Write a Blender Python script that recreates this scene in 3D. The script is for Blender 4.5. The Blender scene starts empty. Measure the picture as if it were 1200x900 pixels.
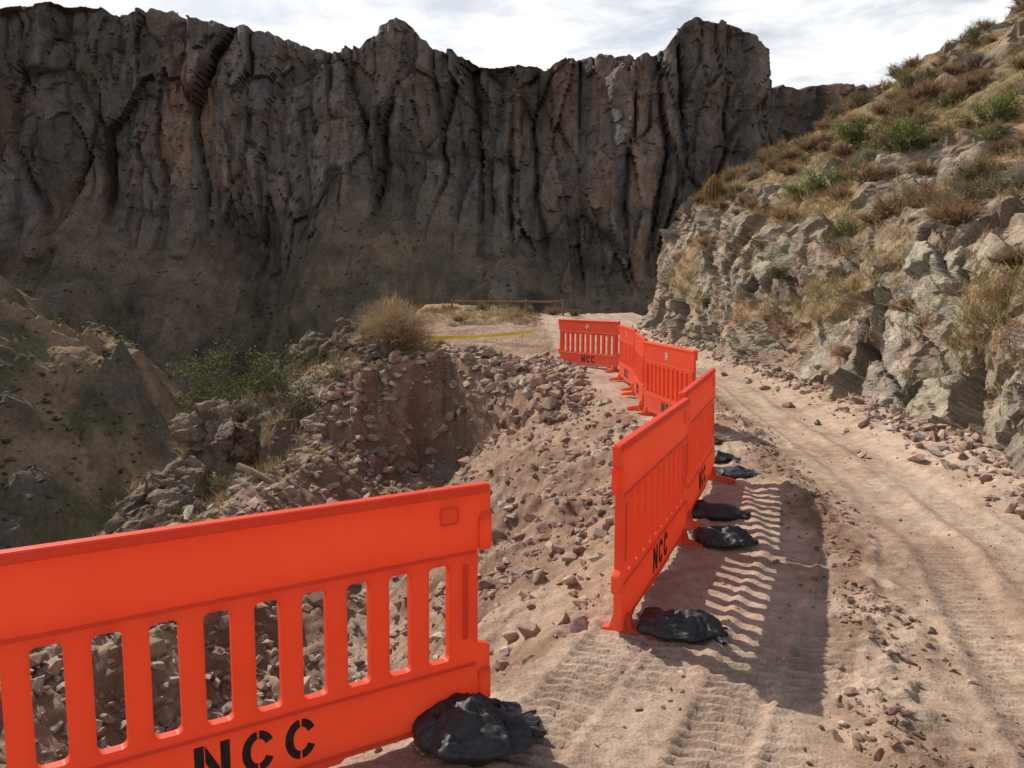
import bpy, math, numpy as np, random
from mathutils import Vector, Matrix
rng=np.random.default_rng(7); random.seed(7)
sc=bpy.context.scene
sc.view_settings.view_transform='Standard'; sc.view_settings.look='None'; sc.view_settings.exposure=0

# ---------------- noise ----------------
def hsh(ix,iy,iz,seed):
    n=(ix*374761393+iy*668265263+iz*1274126177+seed*974634777)&0xFFFFFFFF
    n=((n^(n>>13))*1103515245)&0xFFFFFFFF
    n=n^(n>>16); n=(n*668265263)&0xFFFFFFFF; n=n^(n>>15)
    return (n&0xFFFFFF)/float(0xFFFFFF)
def vn(x,y,z=0.0,seed=0):
    x,y,z=np.broadcast_arrays(np.asarray(x,float),np.asarray(y,float),np.asarray(z,float))
    ix=np.floor(x).astype(np.int64);iy=np.floor(y).astype(np.int64);iz=np.floor(z).astype(np.int64)
    fx=x-ix;fy=y-iy;fz=z-iz
    fx=fx*fx*(3-2*fx);fy=fy*fy*(3-2*fy);fz=fz*fz*(3-2*fz)
    r=0
    for a in (0,1):
        for b in (0,1):
            for c in (0,1):
                w=(fx if a else 1-fx)*(fy if b else 1-fy)*(fz if c else 1-fz)
                r=r+w*hsh(ix+a,iy+b,iz+c,seed)
    return r*2-1
def fbm(x,y,z=0.0,o=4,seed=0,g=.5):
    r=0;a=1;f=1;t=0
    for i in range(o):
        r=r+a*vn(x*f+i*17.3,y*f+i*5.1,z*f+i*9.7,seed+i); t+=a; a*=g; f*=2.03
    return r/t
def ridged(x,y,z=0.0,o=4,seed=0):
    r=0;a=1;f=1;t=0
    for i in range(o):
        r=r+a*(1-abs(vn(x*f,y*f,z*f,seed+i))*1.6); t+=a; a*=.5; f*=2.1
    return r/t
def worley(x,y,z,seed=0,facet=False):
    x,y,z=np.broadcast_arrays(np.asarray(x,float),np.asarray(y,float),np.asarray(z,float))
    ix=np.floor(x).astype(np.int64);iy=np.floor(y).astype(np.int64);iz=np.floor(z).astype(np.int64)
    f1=np.full(x.shape,9.);f2=np.full(x.shape,9.);idr=np.zeros(x.shape);td=np.zeros(x.shape)
    for a in (-1,0,1):
        for b in (-1,0,1):
            for c in (-1,0,1):
                cx=ix+a;cy=iy+b;cz=iz+c
                px=cx+hsh(cx,cy,cz,seed);py=cy+hsh(cx,cy,cz,seed+11);pz=cz+hsh(cx,cy,cz,seed+23)
                d=np.sqrt((px-x)**2+(py-y)**2+(pz-z)**2)
                nw=d<f1
                f2=np.where(nw,f1,np.minimum(f2,d))
                idr=np.where(nw,hsh(cx,cy,cz,seed+37),idr)
                if facet:
                    t=(hsh(cx,cy,cz,seed+41)-.5)*(x-px)+(hsh(cx,cy,cz,seed+43)-.5)*(y-py)+(hsh(cx,cy,cz,seed+47)-.5)*(z-pz)
                    td=np.where(nw,t*2,td)
                f1=np.where(nw,d,f1)
    if facet: return f1,f2,idr,td
    return f1,f2,idr
def sst(a,b,x):
    t=np.clip((x-a)/(b-a),0,1); return t*t*(3-2*t)
def lerp(a,b,t): return a+(b-a)*t
def mixc(c1,c2,t): return c1*(1-t[...,None])+np.asarray(c2)*t[...,None]

# ---------------- mesh helpers ----------------
def mesh_arrays(name,V,F,col=None,mat=None,smooth=True):
    V=np.asarray(V,np.float32).reshape(-1,3);F=np.asarray(F,np.int32);k=F.shape[1]
    me=bpy.data.meshes.new(name)
    me.vertices.add(len(V));me.vertices.foreach_set('co',V.ravel())
    me.loops.add(F.size);me.loops.foreach_set('vertex_index',F.ravel())
    me.polygons.add(len(F));me.polygons.foreach_set('loop_start',np.arange(0,F.size,k,dtype=np.int32))
    me.update(calc_edges=True)
    me.polygons.foreach_set('use_smooth',np.full(len(F),smooth,dtype=bool))
    if col is not None:
        a=me.color_attributes.new('Col','FLOAT_COLOR','POINT')
        c=np.ones((len(V),4),np.float32);c[:,:3]=np.asarray(col).reshape(-1,3);a.data.foreach_set('color',c.ravel())
    if mat: me.materials.append(mat)
    me.update()
    return me
def obj(name,me,parent=None,loc=None):
    o=bpy.data.objects.new(name,me);sc.collection.objects.link(o)
    if parent: o.parent=parent
    if loc is not None:o.location=loc
    return o
def grid_faces(nr,nc):
    i=np.arange(nr*nc).reshape(nr,nc)
    return np.stack([i[:-1,:-1],i[:-1,1:],i[1:,1:],i[1:,:-1]],-1).reshape(-1,4)

# ---------------- materials ----------------
def mk(name,rough=.9,spec=.2):
    m=bpy.data.materials.new(name);m.use_nodes=True
    b=m.node_tree.nodes['Principled BSDF'];b.inputs['Roughness'].default_value=rough
    b.inputs['Specular IOR Level'].default_value=spec
    return m,m.node_tree.nodes,m.node_tree.links,b
def N(ns,t,**kw):
    n=ns.new(t)
    for k,v in kw.items():
        if k.startswith('_'): setattr(n,k[1:],v)
        else: n.inputs[k.replace('__',' ')].default_value=v
    return n
def noise_attr_mat(name,scales,bump=.4,bdist=.02,rough=.95,lo=.65,hi=1.3,spec=.12,trans=0,detail=3.0):
    """vertex colour multiplied by procedural noise at several scales plus bump"""
    m,ns,L,b=mk(name,rough,spec)
    at=ns.new('ShaderNodeAttribute');at.attribute_name='Col'
    tc=ns.new('ShaderNodeTexCoord')
    cur=at.outputs['Color'];bh=None
    for i,s in enumerate(scales):
        n=N(ns,'ShaderNodeTexNoise',Scale=s,Detail=detail,Roughness=.68)
        L.new(tc.outputs['Object'],n.inputs['Vector'])
        mr=N(ns,'ShaderNodeMapRange');mr.inputs['From Min'].default_value=.3;mr.inputs['From Max'].default_value=.7
        mr.inputs['To Min'].default_value=lo;mr.inputs['To Max'].default_value=hi
        L.new(n.outputs['Fac'],mr.inputs['Value'])
        mx=N(ns,'ShaderNodeVectorMath',_operation='MULTIPLY')
        L.new(cur,mx.inputs[0]);L.new(mr.outputs['Result'],mx.inputs[1]);cur=mx.outputs['Vector']
        if bh is None: bh=n.outputs['Fac']
        else:
            ad=N(ns,'ShaderNodeMath',_operation='MULTIPLY_ADD');ad.inputs[1].default_value=.4
            L.new(n.outputs['Fac'],ad.inputs[0]);L.new(bh,ad.inputs[2]);bh=ad.outputs['Value']
    L.new(cur,b.inputs['Base Color'])
    if bump>0:
        bp=N(ns,'ShaderNodeBump',Strength=bump,Distance=bdist);L.new(bh,bp.inputs['Height']);L.new(bp.outputs['Normal'],b.inputs['Normal'])
    if trans>0:
        t=ns.new('ShaderNodeBsdfTranslucent');L.new(cur,t.inputs['Color'])
        mxs=ns.new('ShaderNodeMixShader');mxs.inputs[0].default_value=trans
        L.new(b.outputs[0],mxs.inputs[1]);L.new(t.outputs[0],mxs.inputs[2])
        L.new(mxs.outputs[0],ns['Material Output'].inputs['Surface'])
    return m
M_ground=noise_attr_mat('dirt',[9,70],bump=.85,bdist=.02,lo=.76,hi=1.2)
M_rockwall=noise_attr_mat('rock_face',[4,28],bump=.8,bdist=.04,lo=.64,hi=1.3)
M_stone=noise_attr_mat('stone',[25],bump=.5,bdist=.01,lo=.72,hi=1.22)
M_cliff=noise_attr_mat('cliff_rock',[.12,.9],bump=.8,bdist=1.0,lo=.70,hi=1.28)
M_plant=noise_attr_mat('foliage',[5],bump=0,rough=.8,lo=.75,hi=1.25,trans=.2,detail=1.0)
M_far=noise_attr_mat('distant_foliage',[1],bump=0,detail=1.0)

# ---------------- canyon walls ----------------
def resample(pts,step):
    pts=np.array(pts,float);
    for _ in range(3):
        q=np.empty((len(pts)*2-2+0,2));q[0::2]=pts[:-1]*.75+pts[1:]*.25;q[1::2]=pts[:-1]*.25+pts[1:]*.75
        pts=np.vstack([pts[:1],q,pts[-1:]])
    d=np.r_[0,np.cumsum(np.hypot(*np.diff(pts,axis=0).T))]
    s=np.arange(0,d[-1],step)
    return s,np.stack([np.interp(s,d,pts[:,0]),np.interp(s,d,pts[:,1])],1)
def canyon_wall(name,path,Hx,Hz,Bx,Bz,step,rows,zbot,amp=1.0,seed=0,back=90):
    s,P=resample(path,step)
    T=np.gradient(P,axis=0);T/=np.linalg.norm(T,axis=1)[:,None]
    Nn=np.stack([T[:,1],-T[:,0]],1)
    x0=P[:,0]
    H=np.interp(x0,Hx,Hz);B=np.interp(x0,Bx,Bz)
    blk=worley(s/9,.5,.5,seed+2)[2]
    H=H+3*amp*fbm(s/14,0,0,4,seed+3)+2.2*amp*(blk-.5)+1.0*amp*fbm(s/3,3,0,2,seed+4)
    B=B+12*amp*fbm(s/30,9,0,3,seed+5)
    nt,ncf,nb=rows
    R=nt+ncf+nb
    Z=np.zeros((R,len(s)));O=np.zeros_like(Z)
    for r in range(nt):
        t=1-r/nt
        Z[r]=lerp(B,zbot,t**.96);O[r]=(B-zbot)*1.22*t+.13*(H-B)
    for r in range(ncf):
        t=r/(ncf-1);Z[nt+r]=lerp(B,H,t);O[nt+r]=.13*(H-B)*(1-t)
    for r in range(nb):
        t=(r+1)/nb;Z[nt+ncf+r]=H+amp*(6*t-3*t*t+2*fbm(s/20,t*4,0,3,seed+8)*t);O[nt+ncf+r]=-back*t**1.5
    S=np.broadcast_to(s,Z.shape)
    k=1/amp
    wx=S+7*amp*fbm(S/35*k,Z/60*k,0,3,seed+20)+1.4*amp*fbm(S/8*k,Z/12*k,0,2,seed+21)
    wz=Z+9*amp*fbm(S/25*k,Z/35*k,5,3,seed+22)
    big=ridged(wx/85*k,wz/240*k,0,2,seed+30)
    f1,f2,i1,t1=worley(wx/24*k,wz/90*k,0.5,seed+40,True)
    g1,g2,i2,t2=worley(wx/9.5*k,wz/34*k,0.5,seed+50,True)
    h1_,h2_,i3,t3=worley(wx/4*k,wz/10*k,0.5,seed+55,True)
    disp=30*(big-.45)+9*t1+7*(i1-.5)+2.0*(.7-f1)+5*t2+3.0*(i2-.5)+2.2*t3+1.4*(i3-.5)+.9*fbm(S/4*k,Z/5*k,0,3,seed+60)
    m1=sst(-.3,.3,vn(S/30*k,Z/60*k,0,seed+61));m2=sst(-.2,.4,vn(S/14*k,Z/26*k,0,seed+62))
    crack=np.exp(-((f2-f1)/.06)**2)*4.0*m1+np.exp(-((g2-g1)/.09)**2)*1.6*m2
    v_=vn(S/70*k,wz/15*k,0,seed+70);led=2.2*np.sign(v_)*np.abs(v_)**.5
    disp=(disp-crack+led)*amp
    rr=np.arange(R)[:,None]
    wc=sst(nt-22,nt+6,rr)*(1-sst(nt+ncf-2,nt+ncf+3,rr))
    O=O+disp*wc
    wt=(1-sst(nt-12,nt+1,rr))
    tt=np.clip(1-rr/nt,0,1)
    gul=ridged(S/70*k+.6*fbm(S/30*k,Z/40*k,0,2,seed+81),Z/300*k,0,3,seed+80)
    Z=Z+wt*amp*(26*(gul-.5)*np.minimum(1,tt*4)+5*fbm(S/14*k,Z/14*k,0,4,seed+90)+2.2*fbm(S/3.5*k,Z/3.5*k,0,3,seed+91))
    ou=np.clip(worley(S/28*k,Z/22*k,.3,seed+95)[0],0,1)
    outc=(sst(.42,.2,ou))*wt*(tt<.75)*(vn(S/50*k,Z/50*k,0,seed+96)>0)
    O=O+outc*7*amp
    X=P[None,:,0]+Nn[None,:,0]*O;Y=P[None,:,1]+Nn[None,:,1]*O
    st=fbm(S/6*k,Z/60*k,0,4,seed+100);pt=fbm(S/45*k,Z/40*k,0,4,seed+110);ho=fbm(S/60*k,Z/9*k,0,4,seed+120)
    c=np.ones(Z.shape+(3,))*np.array([.145,.118,.10])
    c=mixc(c,[.20,.13,.092],sst(.0,.4,pt+.3*ho)*.9)
    c=mixc(c,[.10,.092,.086],sst(.0,.35,st)*.85)
    c=mixc(c,[.19,.155,.125],sst(.25,.6,-st+.3*ho)*.45)
    c=mixc(c,[.045,.038,.034],np.clip(crack/4,0,.7))
    c=c*(.80+.40*i2[...,None])
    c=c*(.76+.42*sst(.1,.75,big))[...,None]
    tal=np.ones(Z.shape+(3,))*np.array([.175,.128,.088])
    tn=fbm(S/12*k,Z/10*k,0,5,seed+130)
    tal=mixc(tal,[.10,.09,.058],sst(-.1,.35,tn)*.75)
    tal=mixc(tal,[.23,.165,.11],sst(.1,.5,fbm(S/25*k,Z/25*k,0,4,seed+131))*.6)
    w=np.clip(wc,0,1)
    w=np.maximum(w,outc)
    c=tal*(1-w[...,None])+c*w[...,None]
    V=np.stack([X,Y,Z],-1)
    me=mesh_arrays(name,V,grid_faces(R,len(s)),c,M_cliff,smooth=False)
    return obj(name,me),V,nt,ncf
Hx=[-600,-420,-254,-229,-212,-195,-169,-153,-127,-111,-85,-68,-55,-47,-43,-30,-17,0,17,26,43,60,75,82,90,102,113,125,133,138,152,170]
Hz=[150,150,140,144,142,137,137,134,129,125,119,127,132,127,120,119,114,115,114,119,116,115,117,127,133,131,126,123,117,106,100,95]
Bx=[-600,-254,-212,-150,-115,-85,-43,0,43,85,150,180]
Bz=[28,30,48,40,10,62,55,34,12,34,30,10]
wall,WV,nt,ncf=canyon_wall('canyon_cliff',[(-640,300),(-430,385),(-254,420),(-120,432),(0,428),(88,421),(125,417),(140,430),(146,480),(154,560),(186,700)],Hx,Hz,Bx,Bz,1.1,(125,175,16),-122,seed=5)
canyon_wall('distant_mesa',[(150,900),(330,960),(600,1000),(1100,900)],[0,330,420,1200],[226,230,233,240],[0,1200],[150,150],4,(40,50,8),-100,amp=1.6,seed=300,back=300)

# nearer spur on the left
xs=np.arange(-330,-20,1.4);ys=np.arange(70,330,1.4)
X,Y=np.meshgrid(xs,ys)
rz=np.interp(X,[-330,-134,-98,-81,-60,-20],[80,14,-18,-50,-82,-130])
yr=215+14*fbm(X/50,0,0,2,401)
Z=rz-.62*np.abs(Y-yr)**.98+16*(ridged(X/45+.5*fbm(X/20,Y/20,0,2,9),Y/110,0,4,403)-.5)+4*fbm(X/14,Y/14,0,4,404)+1.5*fbm(X/3.5,Y/3.5,0,3,405)
o1,_,oi,ot=worley(X/16,Y/16,.3,406,True);oc=sst(.42,.25,o1)*(vn(X/40,Y/40,0,407)>.0);Z=Z+oc*(4+6*ot)+1.2*fbm(X/2,Y/2,0,2,409)*oc
c=np.ones(X.shape+(3,))*np.array([.215,.145,.092])
c=mixc(c,[.095,.086,.05],sst(-.05,.3,fbm(X/9,Y/9,0,5,408))*.9)
c=mixc(c,[.12,.095,.075],oc)
me=mesh_arrays('canyon_spur',np.stack([X,Y,Z],-1),grid_faces(len(ys),len(xs)),c,M_cliff,smooth=False);obj('canyon_spur',me)
SV=np.stack([X,Y,Z],-1)
g=np.linspace(-1,1,161);g=np.sign(g)*np.abs(g)**2*4000
X,Y=np.meshgrid(g,g+200)
Z=-122+3*fbm(X/60,Y/60,0,3,31)
c=np.ones(X.shape+(3,))*np.array([.18,.14,.095])
obj('canyon_floor',mesh_arrays('canyon_floor',np.stack([X,Y,Z],-1),grid_faces(161,161),c,M_cliff))

def rock_templates(n,pts,seed,flat=.7):
    import bmesh
    r=np.random.default_rng(seed);out=[]
    for i in range(n):
        bm=bmesh.new()
        p=r.normal(size=(pts,3));p/=np.linalg.norm(p,axis=1)[:,None];p*=r.uniform(.75,1.0,(pts,1));p*=np.array([1,r.uniform(.6,.95),r.uniform(flat-.2,flat+.15)])
        for q in p: bm.verts.new(q)
        res=bmesh.ops.convex_hull(bm,input=bm.verts)
        bmesh.ops.delete(bm,geom=[v for v in bm.verts if not v.link_faces],context='VERTS')
        bmesh.ops.triangulate(bm,faces=bm.faces)
        bm.verts.index_update()
        out.append((np.array([v.co[:] for v in bm.verts]),np.array([[v.index for v in f.verts] for f in bm.faces])))
        bm.free()
    return out
RT=rock_templates(14,14,3);RT2=rock_templates(8,34,5)
def scatter(name,tmpl,pos,scl,col,mat,smooth=False,tilt=1.0):
    n=len(pos);Vs=[];Fs=[];Cs=[];off=0
    which=rng.integers(0,len(tmpl),n)
    for k,(tv,tf) in enumerate(tmpl):
        idx=np.where(which==k)[0]
        if len(idx)==0: continue
        az=rng.uniform(0,6.28,len(idx));tl=rng.normal(0,.35*tilt,len(idx));t2=rng.normal(0,.35*tilt,len(idx))
        ca,sa=np.cos(az),np.sin(az);cb,sb=np.cos(tl),np.sin(tl);cc,s2=np.cos(t2),np.sin(t2)
        v=tv[None]*scl[idx][:,None,:]
        x,y,z=v[...,0],v[...,1],v[...,2]
        y,z=y*cb[:,None]-z*sb[:,None],y*sb[:,None]+z*cb[:,None]
        x,z=x*cc[:,None]+z*s2[:,None],-x*s2[:,None]+z*cc[:,None]
        x,y=x*ca[:,None]-y*sa[:,None],x*sa[:,None]+y*ca[:,None]
        v=np.stack([x,y,z],-1)+pos[idx][:,None,:]
        Vs.append(v.reshape(-1,3));Fs.append((tf[None]+off+(np.arange(len(idx))*len(tv))[:,None,None]).reshape(-1,3))
        Cs.append(np.repeat(col[idx],len(tv),0));off+=len(idx)*len(tv)
    me=mesh_arrays(name,np.vstack(Vs),np.vstack(Fs),np.vstack(Cs),mat,smooth)
    return obj(name,me)
def jit(base,n,v=.15,alts=None):
    c=np.tile(np.array(base,float),(n,1))
    if alts is not None:
        k=rng.integers(0,len(alts)+1,n)
        for i,a in enumerate(alts): c[k==i+1]=a
    return np.clip(c*rng.uniform(1-v,1+v,(n,1))*rng.uniform(.95,1.05,(n,3)),0,1)
def clump(p,thr):
    return p[(fbm(p[:,0]/18,p[:,1]/18,p[:,2]/18,3,600)+rng.uniform(-.25,.25,len(p)))>thr]
pos=[]
tv=WV[:nt].reshape(-1,3);tv=tv[rng.integers(0,len(tv),16000)];pos.append(clump(tv,-.03))
tp=WV[nt+ncf-1:].reshape(-1,3);pos.append(tp[rng.integers(0,len(tp),900)])
cf=WV[nt:nt+ncf].reshape(-1,3);pos.append(cf[rng.integers(0,len(cf),300)])
sv=SV.reshape(-1,3);pos.append(clump(sv[rng.integers(0,len(sv),20000)],-.08))
pos=np.vstack(pos);pos=pos[(pos[:,2]>-115)]
n=len(pos);s=.3+.85*rng.random(n)**2.2
pos[:,2]+=s*.3
scatter('distant_scrub',RT,pos,np.stack([s*1.2,s*1.2,s*.9],1),jit([.06,.066,.036],n,.3,[[.08,.072,.045],[.12,.098,.06]]),M_far,tilt=.3)

# ---------------- near ground ----------------
EY=[-6,1.0,1.9,2.35,3.2,3.85,5.6,7.3,9.4,11.2,15,16.5,60];EXs=[-3.0,-2.9,-2.1,-1.45,-.15,.3,.95,1.5,1.85,1.6,1.3,1.1,1.0]
RY=[-6,0,3,7,11,14,16,18,22,34,40,60];RXs=[-4.6,-4.2,-3.7,-3.4,-3.7,-3.1,-2.9,-3.3,-3.6,-3.7,-4.2,-6]
BY=[-6,3,6.7,11.7,15.2,17.9,23,27,29,33,40,60];BXs=[4.7,4.5,4.35,4.85,4.8,4.55,4.3,4.2,5.0,9.0,18,45]
XW=lambda y:np.interp(y,[0,3,5.3,9,14,20,28],[.7,1.5,2.25,2.7,3.2,3.3,2.6])
T1=lambda y:np.interp(y,[0,1,2.76,5.3,9,14,20,30],[-.75,-.45,.3,1.5,2.2,2.7,2.7,1.5])
def zones(x,y):
    n1=fbm(x*.9,y*.9,0,3,201)
    E=np.interp(y,EY,EXs)+.14*n1+.05*fbm(x*4,y*4,0,2,202)
    R=np.interp(y,RY,RXs)+.25*fbm(x*.5,y*.8,3,3,203)
    yb=14.9-.55*np.abs(x+.9)**1.15+1.3*fbm(x*.8,2,0,3,204)+.4*fbm(x*3,2,0,3,234)
    wd=1.25+.7*fbm(x*1.3,7,0,2,235)
    A=1-np.clip((y-yb)/wd,0,1)**.8
    return E,R,A
def gz(x,y,fine=True):
    x=np.asarray(x,float);y=np.asarray(y,float)
    E,R,A=zones(x,y)
    w=np.clip((E-x)/(E-R),0,3)
    prof=np.interp(w,[0,.06,.2,.42,.58,.76,.9,1.0,3],[0,-.09,-.36,-1.0,-1.68,-1.58,-1.0,-.95,-.95])
    base=.028*np.clip(y-13,0,25)
    rough=sst(0,.25,w)
    gl=prof+rough*(.24*fbm(x*1.1,y*1.1,0,4,205)+.18*(ridged(x*1.6,y*1.6,0,3,206)-.5))
    plat=base+.05*fbm(x,y,0,3,207)*sst(1.5,-1,x)+.25*sst(.2,-1.2,x)*sst(14,16.5,y)*sst(23,19,y)+.22*sst(1,-.5,x)*sst(29,32,y)*(1+fbm(x*.6,y*.6,0,3,233))
    z=lerp(plat,gl,A)
    bk=np.clip(A*(1-A)*4,0,1)
    z=z+bk*rough*(.22*fbm(x*2.2,y*1.6,0,4,264)+.10*np.abs(fbm(x*6,y*5,0,3,267)))
    dd=np.clip(R-x,0,1e4);k0=lerp(1.1,.42,sst(9.5,12.5,y)+0*x)
    drop=np.where(dd<2.2,k0*dd,2.2*k0+(dd-2.2)*1.25)+.3*fbm(x*.6,y*.6,1,4,208)*np.clip(dd,0,1.5)+.18*(ridged(x*1.3,y*1.3,1,4,236)-.4)*np.clip(dd,0,1.5)
    z=z-drop
    e=np.clip(y-38-1.5*vn(x*.3,0,0,5),0,1e4);z=z-e*1.1
    fars=np.clip(-(z+3)/20,0,1)
    z=z+fars*4*fbm(x/9,y/9,0,4,209)
    if fine:
        rd=(1-sst(-.1,.1,E-x))
        z=z+(1-rd)*(.06*fbm(x*4,y*4,0,4,210)+.035*np.abs(fbm(x*11,y*11,0,3,211))+.02*np.abs(fbm(x*28,y*28,0,2,232)))
        sh=np.exp(-((x-E)/.28)**2)*sst(3.4,4.2,y);z=z+sh*(.04*np.abs(fbm(x*9,y*9,0,3,237))+.03*fbm(x*3,y*3,0,2,238))
        xw=XW(y)+.12*fbm(0*x,y*.8,0,3,212)
        wr=np.exp(-((x-xw)/.24)**2)
        z=z+rd*wr*(.025+.08*np.clip(fbm(x*5,y*4,0,4,213)+.1,0,1)+.05*np.clip(fbm(x*16,y*14,0,2,214),0,1))
        z=z+rd*(.03*fbm(x*1.0,y*.7,0,3,215)+.012*fbm(x*6,y*5,0,4,216)+.008*fbm(x*22,y*22,0,2,217))
        for q,(off,dep) in enumerate(((-.33,.008),(.0,.014),(.36,.010),(.72,.006))):
            xt=T1(y)+off+.04*vn(y*.6,0*x,0,240+q);l=(x-xt)/.155
            m=sst(1.15,.85,np.abs(l))
            br=sst(-.35,.1,fbm(x*1.7,y*1.0,0,3,218+q)+.1)
            tr=np.sin(2*np.pi*(y*.97+x*.22+q*.03)/.07+np.abs(l)*1.3)
            z=z+rd*(-dep*m*br+.007*np.exp(-((np.abs(l)-1.15)/.16)**2)*br+np.clip(tr*1.6,-1,1)*m*br*(.0022+.0105*sst(4.2,3.4,y))*sst(12,7,y))
        for off,dep in ((.62,.022),(1.1,.014),(1.75,.018)):
            xt=XW(y)+off+.03*vn(0*x,y*.5,0,3);l=(x-xt)/.16
            m=sst(1.3,.6,np.abs(l))
            br=sst(-.3,.2,fbm(x*1.7,y*.8,0,3,228))
            tr=np.sin(2*np.pi*(y)/.065+np.abs(l)*2)
            z=z+rd*(-dep*m+.012*np.exp(-((np.abs(l)-1.4)/.3)**2)*br+.006*tr*m*br*sst(9,6,y))
        xb=np.interp(y,BY,BXs)
        z=z+rd*sst(.75,.0,xb-x)*(.16+.08*fbm(x*3,y*3,0,3,219))
    return z
def spaced(a,b,f):
    o=[a]
    while o[-1]<b:o.append(o[-1]+f(o[-1]))
    return np.array(o)
xs=np.r_[-spaced(6.5,190,lambda v:.05+(v-6.5)*.05)[::-1],np.arange(-6.45,-1,.033),np.arange(-1,5.6,.02),spaced(5.65,140,lambda v:.2+(v-5.6)*.15)]
ysn=spaced(1.2,42,lambda v:max(.0165,.0043*v));ys=np.r_[-spaced(-1.15,60,lambda v:.1+(v+1.2)*.1)[::-1],ysn,spaced(42.2,180,lambda v:.3+(v-42)*.08)]
X,Y=np.meshgrid(xs,ys);Z=gz(X,Y)
Z=np.where(X>5.6,np.minimum(Z,-.2*sst(5.6,6.5,X)),Z)
E,R,A=zones(X,Y)
Zs=gz(X,Y,False);gy,gx=np.gradient(Zs,ys,xs);slope=np.hypot(gx,gy)
road=1-sst(-.15,.12,E-X)
c=np.ones(X.shape+(3,))*np.array([.41,.302,.222])
c=mixc(c,[.34,.24,.175],sst(-.15,.4,fbm(X*1.2,Y*.8,0,4,221)))
c=mixc(c,[.46,.355,.275],sst(.05,.45,fbm(X*.7,Y*.35,2,4,222))*.7)
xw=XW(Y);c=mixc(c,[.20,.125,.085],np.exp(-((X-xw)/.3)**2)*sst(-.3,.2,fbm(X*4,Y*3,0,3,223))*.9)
c=mixc(c,[.27,.185,.13],sst(.12,.45,fbm(X*3,Y*3,0,4,229))*.6)
off=(1-road)
gc=np.ones_like(c)*np.array([.305,.205,.145])
gc=mixc(gc,[.21,.13,.09],sst(-.2,.3,fbm(X*1.3,Y*1.3,0,4,224))*.9)
gc=mixc(gc,[.38,.285,.215],sst(.1,.45,fbm(X*.8,Y*.8,7,4,225))*.55)
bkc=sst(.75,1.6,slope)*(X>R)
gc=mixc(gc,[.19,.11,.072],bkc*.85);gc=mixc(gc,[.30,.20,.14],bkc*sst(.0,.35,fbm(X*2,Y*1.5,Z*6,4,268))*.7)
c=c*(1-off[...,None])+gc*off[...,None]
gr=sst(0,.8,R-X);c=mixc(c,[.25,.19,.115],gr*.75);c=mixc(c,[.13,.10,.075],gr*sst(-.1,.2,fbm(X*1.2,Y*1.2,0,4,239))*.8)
far_=sst(29,32,Y);c=mixc(c,[.30,.21,.13],far_*.6*sst(2,0,X))
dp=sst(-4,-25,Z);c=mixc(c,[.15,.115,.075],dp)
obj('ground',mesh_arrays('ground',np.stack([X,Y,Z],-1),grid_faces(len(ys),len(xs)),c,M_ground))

# ---------------- right rock hillside ----------------
ysr=spaced(-5,42,lambda v:.12 if v<2.5 else max(.03,.0038*v))
nd1=90
d1=np.linspace(0,1,nd1);d2=spaced(0.05,14,lambda v:.05+v*.012);d3=spaced(14.4,60,lambda v:1.2)
nr=len(d1)+len(d2)+len(d3)
yy=np.broadcast_to(ysr,(nr,len(ysr)))
xb=np.interp(ysr,BY,BXs);xb=np.convolve(np.pad(xb,12,mode='edge'),np.ones(25)/25,'valid')+.3*fbm(ysr*.55,0,0,3,230)
h1=np.interp(ysr,[0,6,12,20,26,45],[2.5,2.3,2.0,3.1,4.2,4.2])+.35*fbm(ysr*.6,4,0,3,231)
XX=np.zeros(yy.shape);ZZ=np.zeros(yy.shape)
for i,t in enumerate(d1):
    XX[i]=xb+1.35*t**1.15; ZZ[i]=-.25+(h1+.25)*t**.9
for i,t in enumerate(d2):
    XX[len(d1)+i]=xb+1.35+t; ZZ[len(d1)+i]=h1+.585*t
for i,t in enumerate(d3):
    XX[len(d1)+len(d2)+i]=xb+1.35+t; ZZ[len(d1)+len(d2)+i]=h1+.585*14+.2*(t-14)
e=np.clip(yy-31,0,99);ZZ=ZZ-e*.75*sst(0,2,ZZ)
rr=np.arange(nr)[:,None]
P=np.stack([XX,yy,ZZ],-1)
du=np.gradient(P,axis=1);dv=np.gradient(P,axis=0)
Nm=np.cross(dv,du);Nm/=np.linalg.norm(Nm,axis=2)[...,None]+1e-9
if Nm[40,100,0]>0:Nm=-Nm
wq=.35*fbm(XX*.6,yy*.6,ZZ*.6,3,239)
u=(yy*.85+ZZ*.53)+wq;v=(-yy*.53+ZZ*.85)+wq*.6;w=XX+wq
a1,a2,ai,at_=worley(u*.36,v*.8,w*.5,240,True);b1,b2,bi,bt=worley(u*1.0,v*2.3,w*1.3,241,True)
c1_,c2_,ci,ct=worley(u*3.2,v*6.0,w*4.0,242,True)
wl=1-sst(nd1-6,nd1+16,rr)*1.0
rockp=sst(.12,.3,fbm(XX*.35,yy*.3,ZZ*.3,3,243)+.0)
rk=np.clip(wl+rockp*.95,0,1)
veg=sst(.05,.28,fbm(XX*.6,yy*.6,ZZ*.9,3,248)-.04)*sst(0.7,1.4,ZZ)*wl
rk=rk*(1-.9*veg)
disp=rk*(.50*at_+.22*(ai-.5)+.20*bt+.10*(bi-.5)+.07*ct+.03*(ci-.5)-.12*np.exp(-((a2-a1)/.04)**2)*sst(-.3,.2,vn(u,v,0,261))-.04*np.exp(-((b2-b1)/.05)**2)*sst(-.2,.4,vn(u*2,v*2,0,262))+.24*fbm(XX*.5,yy*.5,ZZ*.5,3,244)+.03*fbm(XX*8,yy*8,ZZ*8,3,245))
disp=disp+(1-rk)*(.12*fbm(XX*1.2,yy*1.2,ZZ*1.2,4,246)+.04*fbm(XX*7,yy*7,0,2,247))+.2*rockp*(1-wl)
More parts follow.
